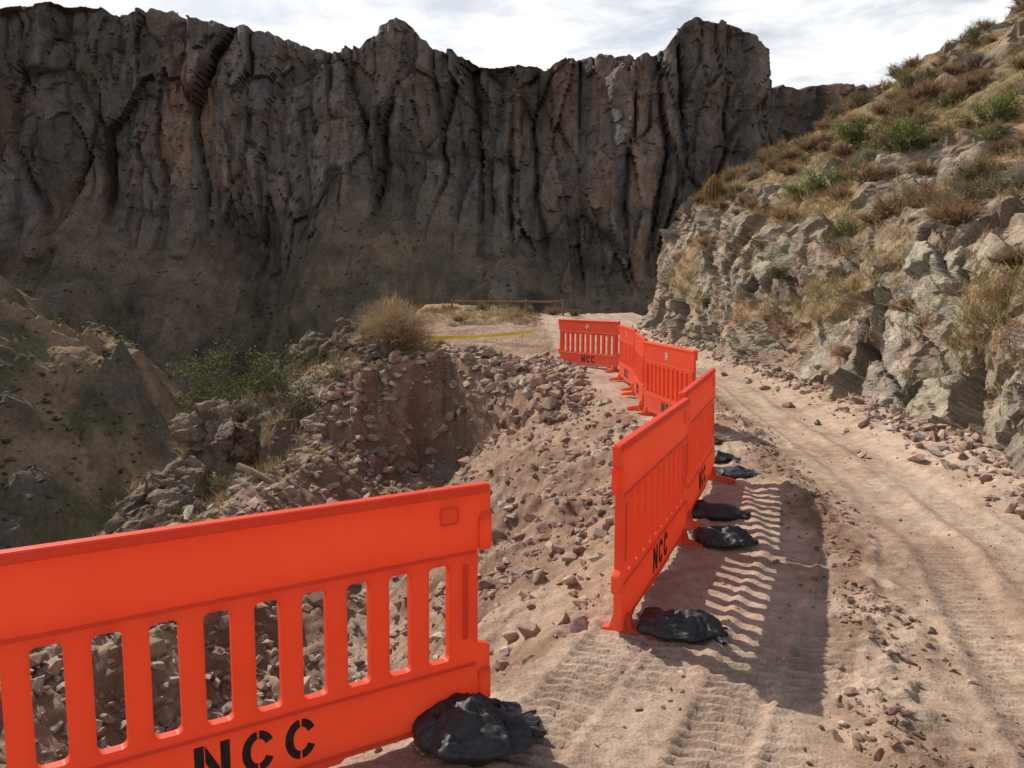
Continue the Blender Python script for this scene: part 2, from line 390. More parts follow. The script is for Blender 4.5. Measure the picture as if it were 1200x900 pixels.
P=P+Nm*disp[...,None]
c=np.ones(P.shape)*np.array([.29,.23,.175])
n1=fbm(u*.6,v*.6,w*.6,4,250)
c=mixc(c,[.30,.20,.14],sst(.0,.4,n1)*.85)
c=mixc(c,[.36,.325,.265],sst(.12,.38,fbm(u*.9,v*.9,w*1.2,4,251))*.75)
c=mixc(c,[.16,.13,.105],sst(.0,.32,fbm(u*1.4,v*1.4,w*2,4,252))*.75)
c=mixc(c,[.255,.26,.185],sst(.08,.34,fbm(u*1.6,v*1.8,w*1.6,5,253))*.6)
c=c*(.84+.32*bi[...,None])
c=mixc(c,[.08,.06,.05],np.clip(np.exp(-((a2-a1)/.035)**2)+.6*np.exp(-((b2-b1)/.05)**2),0,1)*.55*rk)
sl=np.ones(P.shape)*np.array([.27,.18,.10]);sl=mixc(sl,[.20,.155,.085],sst(-.1,.3,fbm(XX*.9,yy*.9,0,4,254)))
c=c*rk[...,None]+sl*(1-rk[...,None])
low=sst(.5,.0,ZZ);c=mixc(c,[.32,.225,.165],low*.8*(1-sst(0,.5,ai-.6)))
obj('rocky_hillside',mesh_arrays('rocky_hillside',P,grid_faces(nr,len(ysr))[:,::-1],c,M_rockwall,smooth=False))
HP=P;HRK=rk

# ---------------- stones ----------------
PINK=[[.35,.25,.195],[.30,.19,.14],[.40,.33,.27],[.24,.175,.14]]
def ground_stones(name,n,xf,yf,smin,smax,power,cond=None,embed=.25,big=False,base=(.33,.23,.175)):
    x=xf(n);y=yf(n)
    if callable(cond):
        k=cond(x,y);x=x[k];y=y[k]
    n=len(x);s=smin+(smax-smin)*rng.random(n)**power
    z=gz(x,y)+s*(.5-embed)
    scl=np.stack([s,s*rng.uniform(.6,1,n),s*rng.uniform(.5,.9,n)],1)
    return scatter(name,RT2 if big else RT,np.stack([x,y,z],1),scl,jit(base,n,.22,PINK),M_stone)
U=lambda a,b:(lambda n:rng.uniform(a,b,n))
LU=lambda a,b:(lambda n:np.exp(rng.uniform(np.log(a),np.log(b),n)))
def dens(x,y):
    E,R,A=zones(x,y);w=(E-x)/(E-R)
    p=.25+.8*sst(-.1,.35,fbm(x*.8,y*.8,0,3,260))+.5*sst(.45,.75,w)
    return (x<E-.02)&(x>R-1.2)&(rng.random(len(x))<p)
ground_stones('rubble',20000,U(-5,2),LU(2.4,17.5),.010,.11,4.6,dens,.35)
def pile(x,y):
    E,R,A=zones(x,y);w=(E-x)/(E-R)
    return (w>.62)&(w<1.1)&(y<15)&(fbm(x*.7,y*.7,0,2,263)>-.3)
ground_stones('rubble_pile',3600,U(-4.6,.5),LU(3.2,15),.04,.16,2.4,pile,.25)
ground_stones('bank_stones',2300,U(-3.6,1.4),U(12.8,18.5),.025,.22,3.2,lambda x,y:(gz(x,y,False)>-1.5),.22)
ground_stones('gravel',6500,U(-1.5,4.6),LU(1.8,28),.005,.028,3.8,lambda x,y:(x>zones(x,y)[0]-.1)&(x<np.interp(y,BY,BXs))&(fbm(x*1.5,y*1.2,0,3,266)+rng.uniform(-.3,.3,len(x))>-.02),.4,base=(.32,.23,.17))
ym=2600
yw=LU(2.2,16)(ym);xw_=XW(yw)+rng.normal(0,.15,ym);k=fbm(xw_*2,yw*1.3,0,2,265)>-.12;yw=yw[k];xw_=xw_[k];nn=len(yw);s=.006+.034*rng.random(nn)**2.8
scatter('dirt_clods',RT,np.stack([xw_,yw,gz(xw_,yw)+s*.1],1),np.stack([s,s*.8,s*.6],1),jit([.23,.15,.105],nn,.2),M_stone)
ya=LU(4,28)(2600);xa=np.interp(ya,BY,BXs)-np.abs(rng.normal(0,.34,2600))+.25
s=.012+.12*rng.random(2600)**4
scatter('rockfall_stones',RT,np.stack([xa,ya,gz(xa,ya)+s*.25],1),np.stack([s,s*.8,s*.7],1),jit([.33,.24,.18],2600,.2,PINK),M_stone)
st=np.array([[1.02,2.75,.035],[.35,4.75,.07],[-.35,5.4,.08],[.62,3.2,.02],[1.45,2.5,.03],[1.3,3.05,.028],[2.0,3.4,.03],[.08,4.9,.06],[-.15,5.9,.06]])
scatter('loose_stones',RT2,np.stack([st[:,0],st[:,1],gz(st[:,0],st[:,1])+st[:,2]*.3],1),np.stack([st[:,2]*1.2,st[:,2]*.8,st[:,2]*.6],1),jit([.46,.35,.27],len(st),.1),M_stone)

def craggy(n,seed):
    out=[];import bmesh
    for i in range(n):
        bm=bmesh.new();bmesh.ops.create_icosphere(bm,subdivisions=5,radius=1)
        v=np.array([q.co[:] for q in bm.verts]);f=np.array([[q.index for q in p.verts] for p in bm.faces]);bm.free()
        a,b,ii,t=worley(v[:,0]*1.2+i*9,v[:,1]*1.2,v[:,2]*1.6,seed+i,True);a_,b_,i2,t2=worley(v[:,0]*3+i*9,v[:,1]*3,v[:,2]*4.5,seed+i+50,True)
        r=1+.4*t+.22*(ii-.5)+.10*t2+.05*(i2-.5)+.04*fbm(v[:,0]*9,v[:,1]*9,v[:,2]*9,3,seed)-.08*np.exp(-((b-a)/.06)**2)
        out.append((v*r[:,None]*np.array([1,.8,.8]),f))
    return out
CR=craggy(4,700)
B=[(-3.0,17.0,.45),(-3.5,17.6,.5),(-3.7,18.8,.6),(-2.7,16.2,.35),(-4.4,18.6,.65),(-5.1,18.2,.5),(-5.2,14.1,.6),(-5.3,13.0,.6),(-4.9,12.4,.5),(-4.7,13.6,.45),(-5.7,12.6,.5),(-4.75,11.6,.45),(-5.4,11.9,.5),(-4.2,12.7,.3),(-4.9,10.9,.5),(-4.4,10.3,.4)]
bx=np.array(B);n=len(bx);z=gz(bx[:,0],bx[:,1])+bx[:,2]*.25
bc=jit([.165,.125,.095],n,.2)
scatter('rock_outcrop',CR,np.stack([bx[:,0],bx[:,1],z],1),np.stack([bx[:,2]]*3,1),bc,M_rockwall,tilt=.4)
B=[(-2.3,16.0,.25),(-.9,5.2,.14),(-1.35,4.9,.12),(-.15,7.6,.12),(-1.9,8.2,.26),(-1.2,9.5,.16),(.2,16.3,.2),(-.4,16.6,.18),(-.9,16.2,.2),(.6,16.8,.2),(-1.6,16.2,.22),(1.15,17.3,.17),(-1.2,15.6,.2),(-.5,15.6,.16),(-2.6,7.3,.22),(-2.9,6.2,.2),(-.1,15.9,.22),(-1.9,14.6,.22),(-2.3,14.2,.26),(-1.6,13.8,.16),(.4,14.9,.16)]
bx=np.array(B);n=len(bx);z=gz(bx[:,0],bx[:,1])+bx[:,2]*.25
scatter('boulders',RT2,np.stack([bx[:,0],bx[:,1],z],1),np.stack([bx[:,2],bx[:,2]*.85,bx[:,2]*.8],1),jit([.32,.225,.17],n,.2),M_stone)

# ---------------- vegetation ----------------
def blades(root,dr,L_,W,droop):
    n=len(root);r=rng.normal(size=(n,3));sd=np.cross(dr,r);sd/=np.linalg.norm(sd,axis=1)[:,None]+1e-9
    sd=sd*W[:,None]/2
    mid=root+dr*(L_*.5)[:,None];mid[:,2]-=droop*L_*.12
    tip=root+dr*L_[:,None];tip[:,2]-=droop*L_*.5
    V=np.stack([root-sd,root+sd,mid-sd*.8,mid+sd*.8,tip],1).reshape(-1,3)
    T=np.array([[0,1,3],[0,3,2],[2,3,4]])[None]+(np.arange(n)*5)[:,None,None]
    return V,T.reshape(-1,3),5
def leaves(cen,size):
    n=len(cen);a=rng.normal(size=(n,3));a/=np.linalg.norm(a,axis=1)[:,None];b=np.cross(a,rng.normal(size=(n,3)));b/=np.linalg.norm(b,axis=1)[:,None]
    s=size[:,None]
    V=np.stack([cen-a*s,cen-b*s*.45,cen+a*s,cen+b*s*.45],1).reshape(-1,3)
    T=np.array([[0,1,2],[0,2,3]])[None]+(np.arange(n)*4)[:,None,None]
    return V,T.reshape(-1,3),4
def join(parts):
    V=[];F=[];C=[];o=0
    for v,f,c in parts:
        V.append(v);F.append(f+o);C.append(c);o+=len(v)
    return np.vstack(V),np.vstack(F),np.vstack(C)
def tube(path,rad,ns=6):
    path=np.array(path,float);V=[];F=[]
    for i,p in enumerate(path):
        t=path[min(i+1,len(path)-1)]-path[max(i-1,0)];t/=np.linalg.norm(t)+1e-9
        a=np.cross(t,[.3,.9,.2]);a/=np.linalg.norm(a);b=np.cross(t,a)
        for k in range(ns):
            q=2*math.pi*k/ns;V.append(p+rad[i]*(a*math.cos(q)+b*math.sin(q)))
    for i in range(len(path)-1):
        for k in range(ns):
            k2=(k+1)%ns;A_,B_,C_,D_=i*ns+k,i*ns+k2,(i+1)*ns+k2,(i+1)*ns+k
            F+= [[A_,B_,C_],[A_,C_,D_]]
    return np.array(V),np.array(F)
def hemi(n,up=.25):
    d=rng.normal(size=(n,3));d[:,2]=np.abs(d[:,2])+up;return d/np.linalg.norm(d,axis=1)[:,None]
def shrub_mesh(name,twig,leaf,nt_,nl,leafsize=.03,up=.3,tw=.012):
    parts=[]
    ns=16;sd=hemi(ns,.5);sl=rng.uniform(.45,.75,ns)
    for d,l in zip(sd,sl):
        k=[d*l*t+np.array([0,0,-.05])+rng.normal(0,.03,3)*t for t in (0,.35,.7,1)]
        v,f=tube(k,[.028,.02,.013,.006],5);parts.append((v,f,jit([.14,.10,.07],len(v),.1)))
    par=rng.integers(0,ns,nt_);t=rng.uniform(.25,1,nt_)
    root=sd[par]*(sl[par]*t)[:,None]
    d=sd[par]*.9+rng.normal(0,.5,(nt_,3));d[:,2]+=.2;d/=np.linalg.norm(d,axis=1)[:,None]
    L_=rng.uniform(.18,.5,nt_)
    v,f,k=blades(root,d,L_,np.full(nt_,tw),rng.uniform(-.1,.4,nt_));parts.append((v,f,np.repeat(jit(twig,nt_,.25),k,0)))
    if nl:
        i=rng.integers(0,nt_,nl);c=root[i]+d[i]*(L_[i]*rng.uniform(.3,1.05,nl))[:,None]+rng.normal(0,.03,(nl,3))
        keep=fbm(c[:,0]*3.5,c[:,1]*3.5,c[:,2]*3.5,2,77)>-.18;c=c[keep];nl=len(c)
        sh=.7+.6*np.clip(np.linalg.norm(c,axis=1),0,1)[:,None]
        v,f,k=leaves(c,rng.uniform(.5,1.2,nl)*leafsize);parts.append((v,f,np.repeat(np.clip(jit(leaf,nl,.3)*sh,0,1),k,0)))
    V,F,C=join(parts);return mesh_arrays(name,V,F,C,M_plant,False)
S_green=[shrub_mesh('green_shrub_%d'%i,[.17,.18,.08],[.15,.18,.055],600,3400,.032) for i in range(2)]
S_olive=[shrub_mesh('olive_shrub_%d'%i,[.21,.175,.10],[.14,.14,.07],700,2200,.028) for i in range(2)]
S_dry=[shrub_mesh('dry_shrub_%d'%i,[.30,.20,.115],[.33,.215,.12],1300,900,.022,tw=.014) for i in range(2)]
S_grey=[shrub_mesh('grey_shrub_0',[.30,.27,.22],[.34,.32,.27],1500,600,.02)]
def hill_point(y,dR):
    j=int(np.argmin(abs(ysr-y)));row=HP[:,j];i=int(np.argmin(abs(row[nd1:,0]-(xb[j]+dR))))+nd1 if dR>1.35 else int(np.argmin(abs(row[:nd1,0]-(xb[j]+dR))))
    return row[i]
def put(me,loc,s,name='desert_shrub',sink=.05):
    o=obj(name,me);o.location=(loc[0],loc[1],loc[2]-sink*s);o.scale=(s*random.uniform(.9,1.2),s*random.uniform(.9,1.2),s*random.uniform(.75,1.05));o.rotation_euler=(0,0,random.uniform(0,6.28));return o
for k in range(310):
    y=random.uniform(7,30);dR=random.uniform(1.5,12.5)
    p=hill_point(y,dR);r=random.random()
    me=random.choice(S_dry if r<.54 else S_olive if r<.78 else S_green if r<.86 else S_grey)
    put(me,p,random.uniform(.28,.78))
for y,dR,s,me in [(20,3.2,1.15,S_green[0]),(18.5,4.0,1.0,S_green[1]),(22,4.6,1.0,S_green[0]),(17,5.0,.9,S_green[1]),(13.5,2.2,.55,S_grey[0]),(15.5,1.3,.5,S_grey[0]),(9.5,3.0,.8,S_dry[0]),(11,4.0,.85,S_dry[1]),(24,2.2,.55,S_olive[0]),(25.5,1.5,.4,S_dry[0]),(12,1.0,.35,S_dry[1]),(17,.9,.4,S_olive[1]),(21,.5,.4,S_olive[0]),(10.2,1.5,.4,S_dry[0]),(14,5.2,.8,S_dry[1]),(16,7,.9,S_olive[1]),(19,1.0,.4,S_dry[0]),(15,1.1,.35,S_olive[0]),(8.4,.9,.3,S_dry[1]),(13,.6,.28,S_dry[0]),(23,1.0,.5,S_dry[1]),(28,1.2,.5,S_dry[0])]:
    put(me,hill_point(y,dR),s)
idx=rng.integers(0,HP.shape[1],12500);ii=rng.integers(30,nd1+len(d2),12500)
gp=HP[ii,idx];rk_=HRK[ii,idx];ok=(rng.random(12500)<(1.0-.9*rk_))&(gp[:,1]>5);gp=gp[ok]
x=rng.uniform(-6.5,-2.6,1700);y=rng.uniform(8,24,1700);E_,R_,A_=zones(x,y);k=(x<R_+.25)&(vn(x*1.2,y*1.2,0,8)>-.3)
g2=np.stack([x[k],y[k],gz(x[k],y[k])],1)
x=rng.uniform(-3.5,1.2,420);y=rng.uniform(29,37,420);g3=np.stack([x,y,gz(x,y)],1)
def grass(name,gp,nb,l0,l1,cols,w=.008):
    n=len(gp);root=np.repeat(gp,nb,0)+rng.normal(0,.05,(n*nb,3))*np.array([1,1,.1]);d=hemi(n*nb,.9)
    sc_=np.repeat(rng.uniform(l0,l1,n),nb)
    v,f,k=blades(root,d,sc_*rng.uniform(.5,1.1,n*nb),np.full(n*nb,w),rng.uniform(0,.7,n*nb))
    c=np.repeat(np.repeat(jit(cols[0],n,.2,cols[1:]),nb,0)*rng.uniform(.8,1.2,(n*nb,1)),k,0)
    return obj(name,mesh_arrays(name,v,f,np.clip(c,0,1),M_plant,False))
grass('dry_grass',np.vstack([gp,g2,g3]),18,.12,.42,[[.37,.26,.14],[.31,.20,.10],[.40,.31,.18],[.24,.21,.11]],.010)

def dome_bush(name,loc,r,h,n,col):
    d=hemi(n,.15);root=rng.normal(0,.1,(n,3))*np.array([1,1,.3]);
    v,f,k=blades(root,d*np.array([r,r,h]),rng.uniform(.55,.85,n),np.full(n,.008),rng.uniform(-.2,.3,n))
    parts=[(v,f,np.repeat(jit(col,n,.2),k,0))]
    m=n*2;i=rng.integers(0,n,m);c0=root[i]+d[i]*np.array([r,r,h])*rng.uniform(.4,.8,(m,1))
    dd=d[i]+rng.normal(0,.6,(m,3));dd/=np.linalg.norm(dd,axis=1)[:,None]
    v,f,k=blades(c0,dd,rng.uniform(.12,.34,m),np.full(m,.007),rng.uniform(0,.5,m));parts.append((v,f,np.repeat(jit(col,m,.25,[[.42,.31,.18]]),k,0)))
    V,F,C=join(parts);return obj(name,mesh_arrays(name,V,F,C,M_plant,False),loc=loc)
zb=float(gz(-2.45,17.0))
dome_bush('dry_bush',(-2.45,17.0,zb),1.0,1.45,3200,[.36,.26,.155])

def tree(name,loc,r,h,nl,leafc,leafs,branches=26):
    root=bpy.data.objects.new(name,None);sc.collection.objects.link(root);root.location=loc
    parts=[];tips=[]
    for b in range(branches):
        az=random.uniform(0,6.28);ln=random.uniform(.5,1);tgt=np.array([math.cos(az)*r*ln,math.sin(az)*r*ln,h*random.uniform(.45,1)*(1.15-.35*ln)])
        k=[np.array([0,0,-.2])*(1-t)+tgt*np.array([t**1.1,t**1.1,t**.75])+rng.normal(0,.04,3)*t for t in (0,.2,.4,.6,.8,1)]
        v,f=tube(k,[.045,.036,.028,.02,.013,.005],6);parts.append((v,f,jit([.15,.12,.07],len(v),.1)))
        for t in range(2,6):
            for q in range(7):
                st=k[t];en=st+rng.normal(0,.26*r,3)+np.array([0,0,.06]);tips.append((st,en))
                v,f=tube([st,(st+en)/2+rng.normal(0,.03,3),en],[.009,.006,.003],4);parts.append((v,f,jit([.17,.15,.07],len(v),.1)))
    V,F,C=join(parts);obj('limbs',mesh_arrays(name+'_limbs',V,F,C,M_plant,False),root)
    st=np.array([t[0] for t in tips]);en=np.array([t[1] for t in tips])
    i=rng.integers(0,len(tips),nl);t=rng.uniform(.35,1.15,(nl,1));c=st[i]*(1-t)+en[i]*t+rng.normal(0,.06,(nl,3))
    keep=fbm(c[:,0]*2.2,c[:,1]*2.2,c[:,2]*2.2,2,91)>-.3;c=c[keep];nl=len(c)
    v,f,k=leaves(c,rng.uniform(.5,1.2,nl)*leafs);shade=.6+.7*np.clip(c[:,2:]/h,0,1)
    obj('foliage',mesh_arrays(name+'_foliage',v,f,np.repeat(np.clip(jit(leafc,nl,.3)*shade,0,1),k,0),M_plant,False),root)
    return root
tree('palo_verde_tree',(-5.15,15.4,-2.05),1.15,2.6,24000,[.09,.105,.042],.038)
tree('palo_verde_tree',(-4.1,15.3,-1.9),1.05,2.2,18000,[.085,.095,.04],.036,22)
for x,y,s,me in [(-4.5,12.2,.6,S_olive[0]),(-4.3,13.4,.4,S_dry[0]),(-4.9,14.2,.6,S_olive[1]),(-5.7,14.7,.6,S_dry[1]),(-4.0,11.4,.3,S_dry[0]),(-5.1,12.9,.45,S_green[1]),(-3.6,19.5,.5,S_olive[0]),(-1.3,34.5,.5,S_olive[1]),(-2.7,35.5,.6,S_dry[0]),(.6,35.8,.6,S_dry[1]),(1.9,36,.7,S_dry[0]),(-3.2,33,.5,S_dry[1]),(2.6,34.5,.5,S_olive[0]),(-.4,36.2,.4,S_green[0]),(-1.9,30.5,.4,S_dry[0]),(.2,32,.35,S_dry[1]),(-1.6,18.6,.4,S_dry[0]),(-3.2,16.4,.35,S_dry[1])]:
    put(me,(x,y,float(gz(x,y))),s)
p=hill_point(20,12.2)
parts=[]
for i in range(14):
    d=hemi(1,1.2)[0];L0=random.uniform(1.1,1.8);k=[d*L0*t+np.array([0,0,.12*t*t])+rng.normal(0,.03,3) for t in (0,.3,.6,1)]
    v,f=tube(k,[.02,.016,.012,.005],5);parts.append((v,f,jit([.2,.14,.11],len(v),.1)))
    v,f,kk=blades(np.array([k[2]]*14)+rng.normal(0,.15,(14,3)),hemi(14,.6),rng.uniform(.15,.5,14),np.full(14,.01),np.zeros(14));parts.append((v,f,jit([.2,.14,.11],len(v),.1)))
V,F,C=join(parts);obj('ocotillo',mesh_arrays('ocotillo',V,F,C,M_plant,False),loc=p)
def cactus(loc,h,r):
    root=bpy.data.objects.new('barrel_cactus',None);sc.collection.objects.link(root);root.location=loc
    nz,na=28,96;V=[];C=[]
    for i in range(nz):
        t=i/(nz-1);rr_=r*max(.02,(1-abs((t-.42)/.58)**2.6 if t>.42 else .86+.14*t/.42))
        for k in range(na):
            a=2*math.pi*k/na;rb=1+.10*math.cos(a*16)
            V.append((rr_*rb*math.cos(a),rr_*rb*math.sin(a),-.08+t*(h+.08)));C.append([.12,.10,.045] if math.cos(a*16)<.2 else [.27,.15,.05])
    i=np.arange(nz*na).reshape(nz,na);j=np.roll(i,-1,1)
    F=np.stack([i[:-1],j[:-1],j[1:],i[1:]],-1).reshape(-1,4)
    obj('body',mesh_arrays('cactus_body',V,F,C,M_plant),root)
    V=np.array(V);m=np.array([(math.cos(2*math.pi*k/na*16)>.9) for _ in range(nz) for k in range(na)]);rt=V[m];rt=np.repeat(rt,5,0)
    d=rt*np.array([1,1,.3]);d=d/(np.linalg.norm(d,axis=1)[:,None]+1e-6)+rng.normal(0,.5,d.shape)+np.array([0,0,.3]);d/=np.linalg.norm(d,axis=1)[:,None]
    v,f,k=blades(rt,d,rng.uniform(.04,.09,len(rt)),np.full(len(rt),.008),np.zeros(len(rt)))
    obj('spines',mesh_arrays('cactus_spines',v,f,jit([.36,.2,.08],len(v),.2),M_plant,False),root)
p=hill_point(24.6,1.7);cactus(p,.8,.24)

# ---------------- barriers ----------------
def plastic():
    m,ns,L,b=mk('orange_plastic',.42,.4)
    tc=ns.new('ShaderNodeTexCoord');n=N(ns,'ShaderNodeTexNoise',Scale=3.0,Detail=4.0,Roughness=.7);L.new(tc.outputs['Object'],n.inputs['Vector'])
    r=ns.new('ShaderNodeValToRGB');r.color_ramp.elements[0].position=.35;r.color_ramp.elements[1].position=.7
    r.color_ramp.elements[0].color=(.78,.085,.035,1);r.color_ramp.elements[1].color=(.86,.125,.055,1);L.new(n.outputs['Fac'],r.inputs[0])
    sp=ns.new('ShaderNodeSeparateXYZ');L.new(tc.outputs['Object'],sp.inputs[0])
    mr=ns.new('ShaderNodeMapRange');mr.inputs['From Min'].default_value=.45;mr.inputs['From Max'].default_value=.0;mr.inputs['To Min'].default_value=.10;mr.inputs['To Max'].default_value=.6;L.new(sp.outputs['Z'],mr.inputs['Value'])
    n2=N(ns,'ShaderNodeTexNoise',Scale=14.0,Detail=5.0,Roughness=.8);L.new(tc.outputs['Object'],n2.inputs['Vector'])
    mu=N(ns,'ShaderNodeMath',_operation='MULTIPLY');L.new(mr.outputs[0],mu.inputs[0]);L.new(n2.outputs['Fac'],mu.inputs[1])
    mx=ns.new('ShaderNodeMix');mx.data_type='RGBA';L.new(mu.outputs[0],mx.inputs[0]);L.new(r.outputs[0],mx.inputs[6]);mx.inputs[7].default_value=(.5,.27,.17,1)
    L.new(mx.outputs[2],b.inputs['Base Color'])
    rr=ns.new('ShaderNodeMapRange');rr.inputs['To Min'].default_value=.35;rr.inputs['To Max'].default_value=.6;L.new(n2.outputs['Fac'],rr.inputs['Value']);L.new(rr.outputs[0],b.inputs['Roughness'])
    bp=N(ns,'ShaderNodeBump',Strength=.15,Distance=.003);L.new(n2.outputs['Fac'],bp.inputs['Height']);L.new(bp.outputs[0],b.inputs['Normal'])
    t=ns.new('ShaderNodeBsdfTranslucent');t.inputs['Color'].default_value=(1,.28,.13,1)
    ms=ns.new('ShaderNodeMixShader');ms.inputs[0].default_value=.47
    L.new(b.outputs[0],ms.inputs[1]);L.new(t.outputs[0],ms.inputs[2]);L.new(ms.outputs[0],ns['Material Output'].inputs['Surface'])
    return m
M_or=plastic()
def simple(name,col,rough=.6,spec=.3,nscale=20,var=.3,bs=.3):
    m,ns,L,b=mk(name,rough,spec);tc=ns.new('ShaderNodeTexCoord');n=N(ns,'ShaderNodeTexNoise',Scale=float(nscale),Detail=4.0);L.new(tc.outputs['Object'],n.inputs['Vector'])
    r=ns.new('ShaderNodeValToRGB');r.color_ramp.elements[0].position=.3;r.color_ramp.elements[1].position=.7
    r.color_ramp.elements[0].color=tuple(c*(1-var) for c in col)+(1,);r.color_ramp.elements[1].color=tuple(min(1,c*(1+var)) for c in col)+(1,)
    L.new(n.outputs['Fac'],r.inputs[0]);L.new(r.outputs[0],b.inputs['Base Color'])
    bp=N(ns,'ShaderNodeBump',Strength=bs,Distance=.004);L.new(n.outputs['Fac'],bp.inputs['Height']);L.new(bp.outputs[0],b.inputs['Normal'])
    return m
M_blk=simple('black_stencil_paint',(.03,.02,.018),.75,nscale=40,var=.5)
M_wht=simple('white_sticker',(.75,.75,.72),.5,var=.05)
def rrect(x0,x1,y0,y1,r,n=4):
    pts=[]
    for cx,cy,a0 in ((x1-r,y1-r,0),(x0+r,y1-r,90),(x0+r,y0+r,180),(x1-r,y0+r,270)):
        for k in range(n+1):
            a=math.radians(a0+90*k/n);pts.append((cx+r*math.cos(a),cy+r*math.sin(a)))
    return pts
def flat_shape(loops,ext,bev=.006,yc=0.):
    cu=bpy.data.curves.new('c','CURVE');cu.dimensions='2D';cu.fill_mode='BOTH';cu.extrude=ext-bev;cu.bevel_depth=bev;cu.bevel_resolution=2;cu.offset=-bev if bev else 0
    for lp in loops:
        s=cu.splines.new('POLY');s.points.add(len(lp)-1)
        for i,(x,y) in enumerate(lp): s.points[i].co=(x,y,0,1)
        s.use_cyclic_u=True
    o=bpy.data.objects.new('c',cu);sc.collection.objects.link(o);bpy.context.view_layer.update()
    me=bpy.data.meshes.new_from_object(o.evaluated_get(bpy.context.evaluated_depsgraph_get()));bpy.data.objects.remove(o)
    me.transform(Matrix(((1,0,0,0),(0,0,-1,yc),(0,1,0,0),(0,0,0,1))));return me
def merge(mes,name,mat):
    import bmesh
    bm=bmesh.new()
    for m in mes: bm.from_mesh(m)
    me=bpy.data.meshes.new(name);bm.to_mesh(me);bm.free();me.materials.clear();me.materials.append(mat)
    me.polygons.foreach_set('use_smooth',np.zeros(len(me.polygons),dtype=bool));return me
HL=.94;IN=.885
outline=[(-HL+.01,1.0),(-HL,.99),(-HL,.90),(-HL+.01,.885),(-IN,.87),(-IN,.37),(-HL+.012,.36),(-HL,.35),(-HL,.27),(-HL+.01,.26),(-IN,.25),(-IN,.065),(-IN+.015,.05),
 (-.62,.05),(-.6,.065),(-.34,.065),(-.32,.05),(.32,.05),(.34,.065),(.6,.065),(.62,.05),(IN-.015,.05),(IN,.065),(IN,.25),(HL-.01,.26),(HL,.27),(HL,.35),(HL-.012,.36),(IN,.37),(IN,.87),(HL-.01,.885),(HL,.90),(HL,.99),(HL-.01,1.0)]
slots=[rrect(-.72+.16*i-.043,-.72+.16*i+.043,.325,.705,.02) for i in range(10)]
pm=[flat_shape([outline]+slots,.022),
    flat_shape([rrect(-HL+.012,HL-.012,.965,.993,.01)],.029,.006),
    flat_shape([rrect(-IN+.01,IN-.01,.735,.748,.005)],.026,.004),
    flat_shape([rrect(-IN+.01,IN-.01,.286,.298,.005)],.026,.004),
    flat_shape([rrect(-.84,-.815,.40,.70,.01)],.026,.004),flat_shape([rrect(.815,.84,.40,.70,.01)],.026,.004),
    flat_shape([rrect(-.84,.84,.08,.092,.005)],.026,.004),
    flat_shape([rrect(IN+.006,HL+.004,.74,.893,.012)],.012,.004,-.012),
    flat_shape([rrect(IN+.006,HL+.002,.13,.268,.012)],.012,.004,-.012),
    flat_shape([rrect(-HL-.002,-IN-.006,.76,.89,.012)],.010,.004,.014),
    flat_shape([rrect(.72,.80,.86,.93,.012),rrect(.727,.793,.867,.923,.009)],.0235,.001)]
ME_panel=merge(pm,'barrier_panel',M_or)
fm=[]
for sx in (-.79,.79):
    f=flat_shape([[(-.16,0),(-.16,.03),(-.12,.045),(-.06,.06),(-.04,.13),(.04,.13),(.06,.06),(.17,.045),(.22,.03),(.22,0)]],.03,.005)
    f.transform(Matrix.Translation((sx,0,-.015))@Matrix.Rotation(math.radians(-90),4,'Z'));fm.append(f)
ME_feet=merge(fm,'barrier_feet',M_or)
def ring(cx,cz,rx,rz,w,a0,a1,n=10):
    o=[];i=[]
    for k in range(n+1):
        a=math.radians(a0+(a1-a0)*k/n);o.append((cx+rx*math.cos(a),cz+rz*math.sin(a)));i.append((cx+(rx-w)*math.cos(a),cz+(rz-w)*math.sin(a)))
    return o+i[::-1]
def stencil():
    L_=[];h=.145;z0=.12;w=.03
    x=-.17
    L_+= [[(x,z0),(x+w,z0),(x+w,z0+h),(x,z0+h)],[(x+.082,z0),(x+.112,z0),(x+.112,z0+h),(x+.082,z0+h)],[(x+w+.004,z0+h),(x+w+.004,z0+h-.06),(x+.078,z0),(x+.078,z0+.06)]]
    for cx in (.035,.18):
        L_+= [ring(cx,z0+h/2,.055,h/2,.028,96,264),ring(cx,z0+h/2,.055,h/2,.028,28,86,4),ring(cx,z0+h/2,.055,h/2,.028,274,332,4)]
    return merge([flat_shape([l],.0012,0,0) for l in L_],'stencil_letters',M_blk)
ME_st=stencil()
ME_stk=merge([flat_shape([[(.045*math.cos(a*math.pi/12),.86+.045*math.sin(a*math.pi/12)) for a in range(24)]],.001,0)],'sticker',M_wht)
ME_stk2=merge([flat_shape([ring(0,.86,.036,.036,.008,20,340,16)],.001,0),flat_shape([[(-.014,.85),(.014,.85),(0,.878)]],.001,0)],'sticker_mark',M_blk)
def barrier(pl,pr,z,sticker=True,lean=0):
    r=bpy.data.objects.new('plastic_barrier',None);sc.collection.objects.link(r)
    cx,cy=(pl[0]+pr[0])/2,(pl[1]+pr[1])/2
    r.location=(cx,cy,z);r.rotation_euler=(math.radians(lean),0,math.atan2(pr[1]-pl[1],pr[0]-pl[0]))
    obj('panel',ME_panel,r);obj('feet',ME_feet,r)
    obj('stencil_letters',ME_st,r,(0,-.0245,0))
    if sticker:
        obj('sticker',ME_stk,r,(0,-.0245,0));obj('sticker_mark',ME_stk2,r,(0,-.027,0))
    return r
barrier((-1.69,2.10),(-.10,3.10),-.03,False,.8)
barrier((.50,3.84),(1.20,5.58),-.03,False)
barrier((1.20,5.64),(1.84,7.40),.0,False,-1)
barrier((1.83,11.2),(2.12,9.35),.02,True,1)
barrier((1.99,13.2),(1.84,11.38),.04,True,-1)
